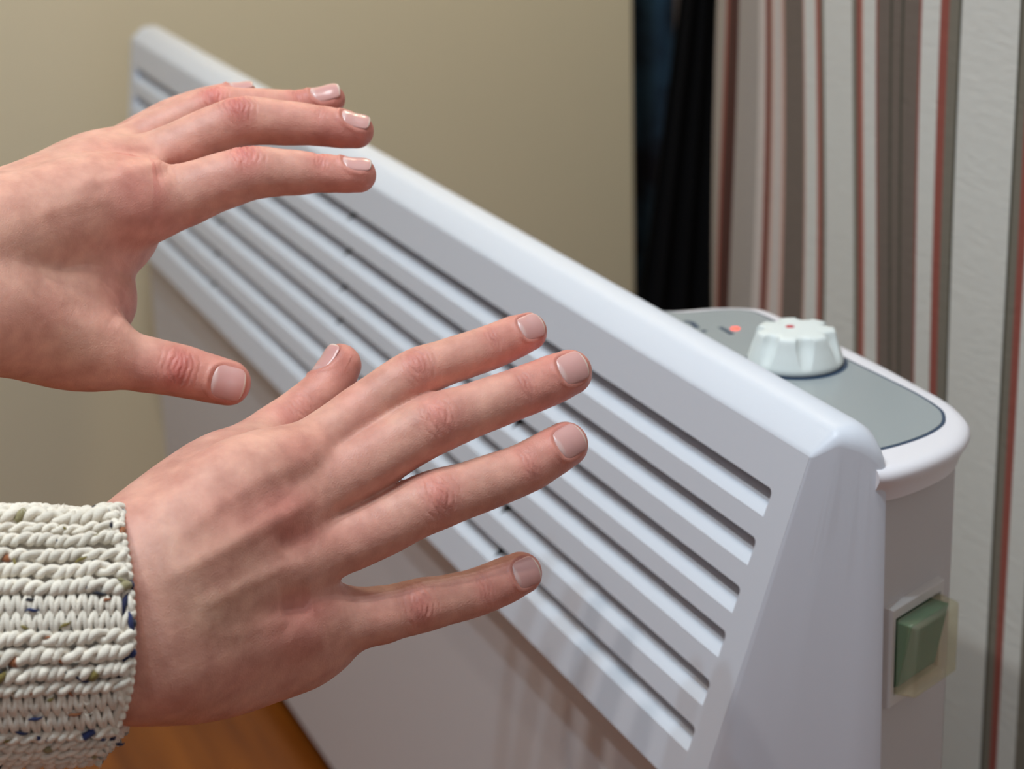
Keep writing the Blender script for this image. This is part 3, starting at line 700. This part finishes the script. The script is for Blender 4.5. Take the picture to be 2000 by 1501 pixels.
ridges = [
 ([(310, 1135), (390, 1095), (480, 1045), (560, 1000), (620, 968)], 20, .9), ([(380, 1190), (440, 1160), (520, 1120), (600, 1090)], 18, .7),
 ([(420, 1250), (500, 1225), (590, 1200)], 18, .45), ([(330, 1060), (420, 990), (520, 930), (580, 898)], 20, .55),
 ([(540, 1070), (620, 1040)], 26, -1.5), ([(545, 1185), (610, 1175)], 28, -1.6), ([(560, 955), (640, 905)], 22, -.7),
 ([(560, 1225), (600, 1250), (640, 1240)], 34, .6),
]
spots = [((560, 985), (60, 40), RED, .35), ((590, 1045), (70, 28), RED, .45), ((600, 1185), (60, 28), RED, .55), ((500, 1000), (110, 50), RED, .3), ((600, 870), (60, 40), RED, .25),
         ((400, 1150), (120, 80), OLIVE, .35), ((430, 1210), (90, 50), OLIVE, .3), ((560, 1230), (70, 50), RED, .35), ((330, 1070), (50, 80), PALE, .4), ((850, 800), (60, 30), PALE, .2)]
nails = [(0, (.06, -.25, -.96), .0102, .0030, .67), (1, (.10, -.22, -.97), .0114, .0035, .68), (2, (.05, -.12, -.98), .0116, .0032, .68), (3, (.05, -.02, -1), .0104, .0028, .67), (4, (-.80, -.45, -.38), .0125, .0030, .80)]
hand_r, ch_r = build_hand('hand', 'right hand with spread fingers and thumb up, wearing a cream knitted sweater cuff', palm, fingers, joints, ridges, spots, nails)
for fi, dn, ln, bk, hf in nails: nail(hand_r, ch_r[fi], dn, ln, bk, hf)

# upper hand: a left hand held over the heater, thumb below, bare wrist
palm = [
 ([(-420, 520, .612, 104), (-220, 500, .640, 100), (-60, 485, .660, 100), (60, 440, .676, 92), (180, 400, .690, 84), (290, 392, .700, 72)], None),
 ([(-220, 480, .655, 100), (-60, 460, .675, 96), (60, 415, .692, 84), (170, 362, .708, 76), (270, 335, .716, 60)], None),
 ([(-60, 470, .690, 90), (60, 410, .706, 76), (150, 350, .722, 62), (235, 305, .732, 50)], None),
 ([(-60, 480, .700, 90), (50, 420, .716, 70), (130, 360, .730, 54), (200, 315, .742, 46)], None),
 ([(-420, 590, .612, 112), (-220, 580, .645, 110), (-60, 590, .662, 105), (60, 600, .680, 96), (150, 560, .694, 84)], None),
 ([(80, 500, .690, 110), (170, 460, .704, 96), (226, 440, .712, 76)], None),
 ([(100, 560, .690, 90), (160, 580, .700, 76), (196, 592, .706, 54)], None),
 ([(-220, 600, .640, 105), (-60, 605, .655, 100), (20, 620, .668, 92), (110, 652, .680, 84), (190, 684, .686, 68)], None),
]
fingers = [
 ([(250, 402, .698, 70), (300, 396, .700, 66), (350, 385, .702, 62), (425, 357, .704, 56), (497, 338, .706, 51), (565, 337, .708, 45), (630, 338, .710, 38), (670, 341, .711, 36), (701, 342, .712, 34)], 0),
 ([(230, 345, .715, 56), (300, 310, .718, 52), (360, 285, .720, 52), (420, 256, .722, 50), (478, 237, .724, 48), (550, 240, .726, 44), (620, 245, .728, 40), (664, 251, .729, 38), (696, 256, .730, 34)], 0),
 ([(210, 310, .735, 44), (280, 272, .738, 44), (350, 238, .740, 42), (420, 212, .743, 40), (490, 208, .745, 36), (560, 208, .748, 33), (610, 203, .750, 31), (645, 194, .751, 29)], 0),
 ([(190, 310, .748, 40), (260, 270, .752, 38), (330, 230, .756, 36), (390, 205, .760, 32), (440, 190, .764, 28), (478, 183, .766, 24)], 0),
 ([(120, 655, .681, 80), (195, 688, .685, 66), (270, 708, .689, 56), (345, 722, .692, 52), (400, 736, .694, 48), (445, 747, .696, 45)], 0),
]
joints = [
 (0, (490, 338, .706), (.0, -.75, -.6), 'pip', 1.5), (0, (625, 338, .710), (.0, -.75, -.6), 'dip', 1.5),
 (1, (465, 238, .724), (.0, -.6, -.75), 'pip', 1.5), (1, (615, 245, .728), (.0, -.75, -.6), 'dip', .8),
 (2, (415, 213, .743), (.0, -.6, -.75), 'pip', 1.5), (2, (575, 206, .748), (.0, -.7, -.7), 'dip', 1.5),
 (0, (300, 396, .700), (-.1, -.6, -.8), 'mcp', 1.3), (4, (345, 722, .692), (.15, -.1, -1), 'pip', 1.5),
]
ridges = [([(110, 385), (200, 345), (290, 322), (360, 290)], 18, .7), ([(60, 420), (150, 395), (230, 375)], 18, .5), ([(200, 318), (260, 300), (310, 296)], 13, -.7),
          ([(300, 345), (345, 325)], 14, -.6), ([(180, 345), (240, 330)], 12, -.5), ([(200, 560), (250, 520)], 20, -1.0), ([(120, 590), (200, 610), (235, 632)], 20, -.9), ([(180, 490), (270, 400)], 30, .3)]
spots = [((260, 360), (60, 40), RED, .45), ((240, 295), (60, 18), RED, .4), ((300, 430), (70, 50), RED, .3), ((60, 470), (120, 90), OLIVE, .25), ((100, 520), (80, 60), PALE, .25), ((150, 680), (80, 50), OLIVE, .3), ((150, 640), (40, 25), PALE, .3), ((230, 560), (30, 70), RED, .3)]
nails = [(0, (.10, -.82, -.56), .0108, .0020, .72), (1, (.10, -.76, -.64), .0112, .0020, .72), (2, (-.10, -.72, -.68), .0115, .0012, .85), (3, (-.10, -.90, -.40), .0095, .0010, .8), (4, (.16, .02, -.98), .0125, .0026, .72)]
hand_l, ch_l = build_hand('hand', 'left hand held higher over the heater, bare wrist, thumb pointing right below the fingers', palm, fingers, joints, ridges, spots, nails)
for fi, dn, ln, bk, hf in nails: nail(hand_l, ch_l[fi], dn, ln, bk, hf)

# ------------------------------------------------------------------ knitted cuff round the lower hand's wrist
M_knit = mat('cream_tweed_wool', (0.7, 0.66, 0.58, 1), 0.85, 0.15, Sheen_Weight=0.3)
at_ = N(M_knit, 'ShaderNodeAttribute', attribute_name='tint'); L(M_knit, at_.outputs['Color'], M_knit.node_tree.nodes['Principled BSDF'].inputs['Base Color'])
bump(M_knit, 2200, 0.5, 0.0005, 3)
Zc = lambda x: 0.598+0.012*(x+150)/450
def cuff(x, phi, dr):
    """point on the cuff: x along the arm and dr outwards in pixels at the arm's own distance, phi round it (0 faces the camera)"""
    Z = Zc(x); cyy = 1238+(0.03*(150-x)); b = 243-22*max(0, (x-120)/170)**2+dr; dip = 13*math.exp(-((x-150)/55)**2)*max(0, -math.sin(phi)-.25)-9*math.exp(-((x-225)/45)**2)*max(0, -math.sin(phi)-.3)
    bd = 0.78*(b-dr)+dr
    y = cyy+b*math.sin(phi)+dip; return cp3(x, y, Z)+np.array([0, 0, -bd*math.cos(phi)*Z/F])
def xend(phi):
    s_ = math.sin(phi); return 290-(50 if s_ < 0 else 92)*s_*s_*abs(s_)**.6
kv, kf_, kc_ = [], [], []
CREAM = np.array([0.82, 0.75, 0.64]); FL = [np.array(c) for c in ((.02, .022, .06), (.02, .02, .03), (.03, .04, .12), (.33, .12, .05), (.22, .17, .05), (.30, .26, .14))]
def tube(P, rad, cols, sides=7):
    P = np.array(P); n = len(P); T = np.gradient(P, axis=0); T /= np.linalg.norm(T, axis=1)[:, None]+1e-12
    up = np.array([0, 0, -1.0]); up2 = np.array([0, 1.0, 0]); A = np.cross(T, up); bad = np.linalg.norm(A, axis=1) < .2; A[bad] = np.cross(T[bad], up2); A /= np.linalg.norm(A, axis=1)[:, None]; Bv = np.cross(T, A)
    a = np.arange(sides)*2*np.pi/sides; rad = np.broadcast_to(rad, (n,))
    V = P[:, None]+rad[:, None, None]*(np.cos(a)[None, :, None]*A[:, None]+np.sin(a)[None, :, None]*Bv[:, None])
    b = sum(len(k) for k in kv); kv.append(V.reshape(-1, 3)); i = np.arange(n-1)[:, None]*sides; j = np.arange(sides)[None]; j2 = (j+1) % sides
    kf_.append((np.stack([i+j, i+j2, i+sides+j2, i+sides+j], -1)+b).reshape(-1, 4)); kc_.append(np.repeat(np.broadcast_to(cols, (n, 3)), sides, 0))
def tint_run(xs_, dens=0.0016):
    c = np.tile(CREAM, (len(xs_), 1))*(0.92+0.14*rng.random())
    c *= (1+0.07*np.sin(np.array(xs_)*.021+rng.random()*6))[:, None]
    x = xs_[0]
    while x < xs_[-1]:
        x += rng.exponential(1/dens)
        w_ = rng.uniform(10, 26); m_ = (np.array(xs_) > x) & (np.array(xs_) < x+w_); c[m_] = FL[rng.integers(len(FL))]
    return c
def rope(y0, r, x0=-150, phase=None, phi=None):
    phi = math.asin(max(-1, min(1, (y0-1238)/243))) if phi is None else phi; xe = xend(phi); u = np.arange(x0, xe, 2.6)
    ph0 = rng.random()*6; pit = rng.uniform(38, 54); c1, c2 = tint_run(u), tint_run(u); Z = .6
    for ply, cc in ((0, c1), (math.pi, c2)):
        P = []
        for x in u:
            a = 2*math.pi*x/pit+ph0+ply+0.8*math.sin(x*.05+ph0)+.4*math.sin(x*.13+ph0*3); wob = 2.2*math.sin(x*.045+ph0*2)+1.0*math.sin(x*.15+ph0)
            P.append(cuff(x, phi+(0.55*r*math.cos(a)+wob)/230, 2+0.50*r*math.sin(a)))
        tube(P, r*.60*Z/F*(1+.10*np.sin(u*.31+ph0+ply)+.06*np.sin(u*.11+ph0)), cc)
for y0, r in ((1003, 16), (1022, 11), (1042, 13), (1070, 13), (1098, 14), (1128, 15), (1222, 14), (1254, 16), (1288, 15), (1317, 13), (1412, 13), (1434, 11), (1453, 11), (1468, 10)): rope(y0, r)
for k in range(26):                                                       # plain ropes round the far side
    ph_ = math.radians(82+k*7.9)
    if ph_ < math.radians(285): rope(0, 15, phi=ph_)
def stitches(ya, yb, rows):
    hgt = (yb-ya)/rows
    for r_ in range(rows):
        x = -150.0+rng.random()*6
        while True:
            yc = ya+(r_+.5)*hgt; phi = math.asin((yc-1238)/243)
            if x > xend(phi)-6: break
            for sg in (-1, 1):
                P, rd = [], []
                for k in range(9):
                    t = k/8*2-1; xx = x+sg*5.2+sg*t*4.2+rng.normal()*.25; yy = yc+t*hgt*.62
                    P.append(cuff(xx, math.asin(max(-1, min(1, (yy-1238)/243))), 7.5*math.cos(t*1.35)-3)); rd.append((3.6+2.6*math.cos(t*1.5))*.6/F)
                c = CREAM*(0.86+0.2*rng.random()) if rng.random() > .035 else FL[rng.integers(len(FL))]
                tube(P, np.array(rd), np.tile(c, (9, 1)))
            x += 20.5
stitches(1141, 1211, 2); stitches(1329, 1403, 2)
# the knitted edge: loops turning over the end of the cuff
for k in range(75):
    a0 = 2*math.pi*k/75; P = []
    for t in np.linspace(-1, 1, 9):
        a = a0+t*.035; P.append(cuff(xend(a)+2-11*abs(t)**2, a, -4-7*abs(t)+5*math.cos(t*1.5)))
    tube(P, 7.5*.6/F, np.tile(CREAM*(.9+.15*rng.random()) if rng.random() > .05 else FL[rng.integers(len(FL))], (9, 1)))
for off_, dr in ((-3, -8), (-10, -3)):
    aa = np.linspace(0, 2*math.pi, 260); tube([cuff(xend(a)+off_+1.5*math.sin(a*37), a, dr) for a in aa], 8*.6/F, tint_run(np.linspace(0, 1500, 260), .002))
# loose flecks and stray fibres
for k in range(46):
    x, y = rng.uniform(-20, 270), rng.uniform(1000, 1450); ph_ = math.asin((y-1238)/243); a = rng.normal()*.5; ln = rng.uniform(8, 17); P = [cuff(x+t*ln*math.cos(a), ph_+(t*ln*math.sin(a)+2*math.sin(t*3))/230, 10-3*t*t) for t in np.linspace(-1, 1, 7)]
    tube(P, np.array([.4, 2.2, 3.4, 3.8, 3.2, 2.0, .4])*.6/F, np.tile(FL[rng.integers(len(FL))], (7, 1)), 5)
for k in range(70):
    ph_ = rng.uniform(-1.5, 1.5); x = rng.uniform(-40, 280); P = []; dx, dp = rng.normal()*14, rng.normal()*.05
    for t in np.linspace(0, 1, 8): P.append(cuff(min(x+dx*t, xend(ph_)), ph_+dp*t, 10+14*math.sin(t*2.6)*rng.uniform(.8, 1)))
    tube(P, .5*.6/F, np.tile(CREAM, (8, 1)), 3)
# inner sleeve that closes the knit and turns in at the wrist
G = []
for x in np.linspace(-150, 1, 30): G.append([cuff(x+(xend(a)-4)*(x+150)/151, a, -13+1.5*math.sin(x*.9)) for a in np.linspace(0, 2*math.pi, 72, endpoint=False)])
for dr, dx in ((-14, -4), (-24, -14), (-26, -60)): G.append([cuff(xend(a)+dx, a, dr) for a in np.linspace(0, 2*math.pi, 72, endpoint=False)])
G = np.array(G); b = sum(len(k) for k in kv); kv.append(G.reshape(-1, 3)); i = np.arange(len(G)-1)[:, None]*72; j = np.arange(72)[None]; j2 = (j+1) % 72
kf_.append((np.stack([i+j, i+j2, i+72+j2, i+72+j], -1)+b).reshape(-1, 4)); kc_.append(np.tile(CREAM*.8, (G.shape[0]*72, 1)))
KV = np.concatenate(kv); KV = C+KV@R.T
cuff_o = new_obj('sweater_cuff', KV, np.concatenate(kf_), M_knit, hand_r, origin=ORI[hand_r.name], colors=np.concatenate(kc_)); cuff_o['label'] = 'cream tweed knitted sweater cuff'

# the sleeves further up both arms, outside the picture
M_sleeve = mat('cream_wool_sleeve', (0.72, 0.66, 0.56, 1), 0.9, 0.15); bump(M_sleeve, 240, 0.6, 0.002, 3)
def sleeve(parent, pts, name='sleeve'):
    """tube through (px, py, Z, radius px), open at the wrist"""
    G = []; K = 48
    for k, (x, y, Z, r) in enumerate(pts):
        for dr in ((-16, 0) if k == 0 else (0,)):
            G.append([C+R@(cp3(x+(12 if dr else 0), y+(r+dr)*math.sin(a), Z)+np.array([0, 0, -(r+dr)*.92*math.cos(a)*Z/F])) for a in np.linspace(0, 2*math.pi, K, endpoint=False)])
    mb = MB(); mb.loft(G, cap1=True); o = mb.obj(name, M_sleeve, parent, ang=80, origin=ORI[parent.name]); return o
sleeve(hand_r, [(-138, 1247, .599, 248), (-330, 1258, .575, 262), (-620, 1280, .535, 290), (-980, 1310, .485, 330), (-1400, 1350, .43, 380)])
sleeve(hand_l, [(-110, 545, .668, 205), (-240, 545, .648, 218), (-420, 552, .620, 235), (-760, 590, .56, 275), (-1150, 650, .505, 320), (-1600, 720, .45, 370)])
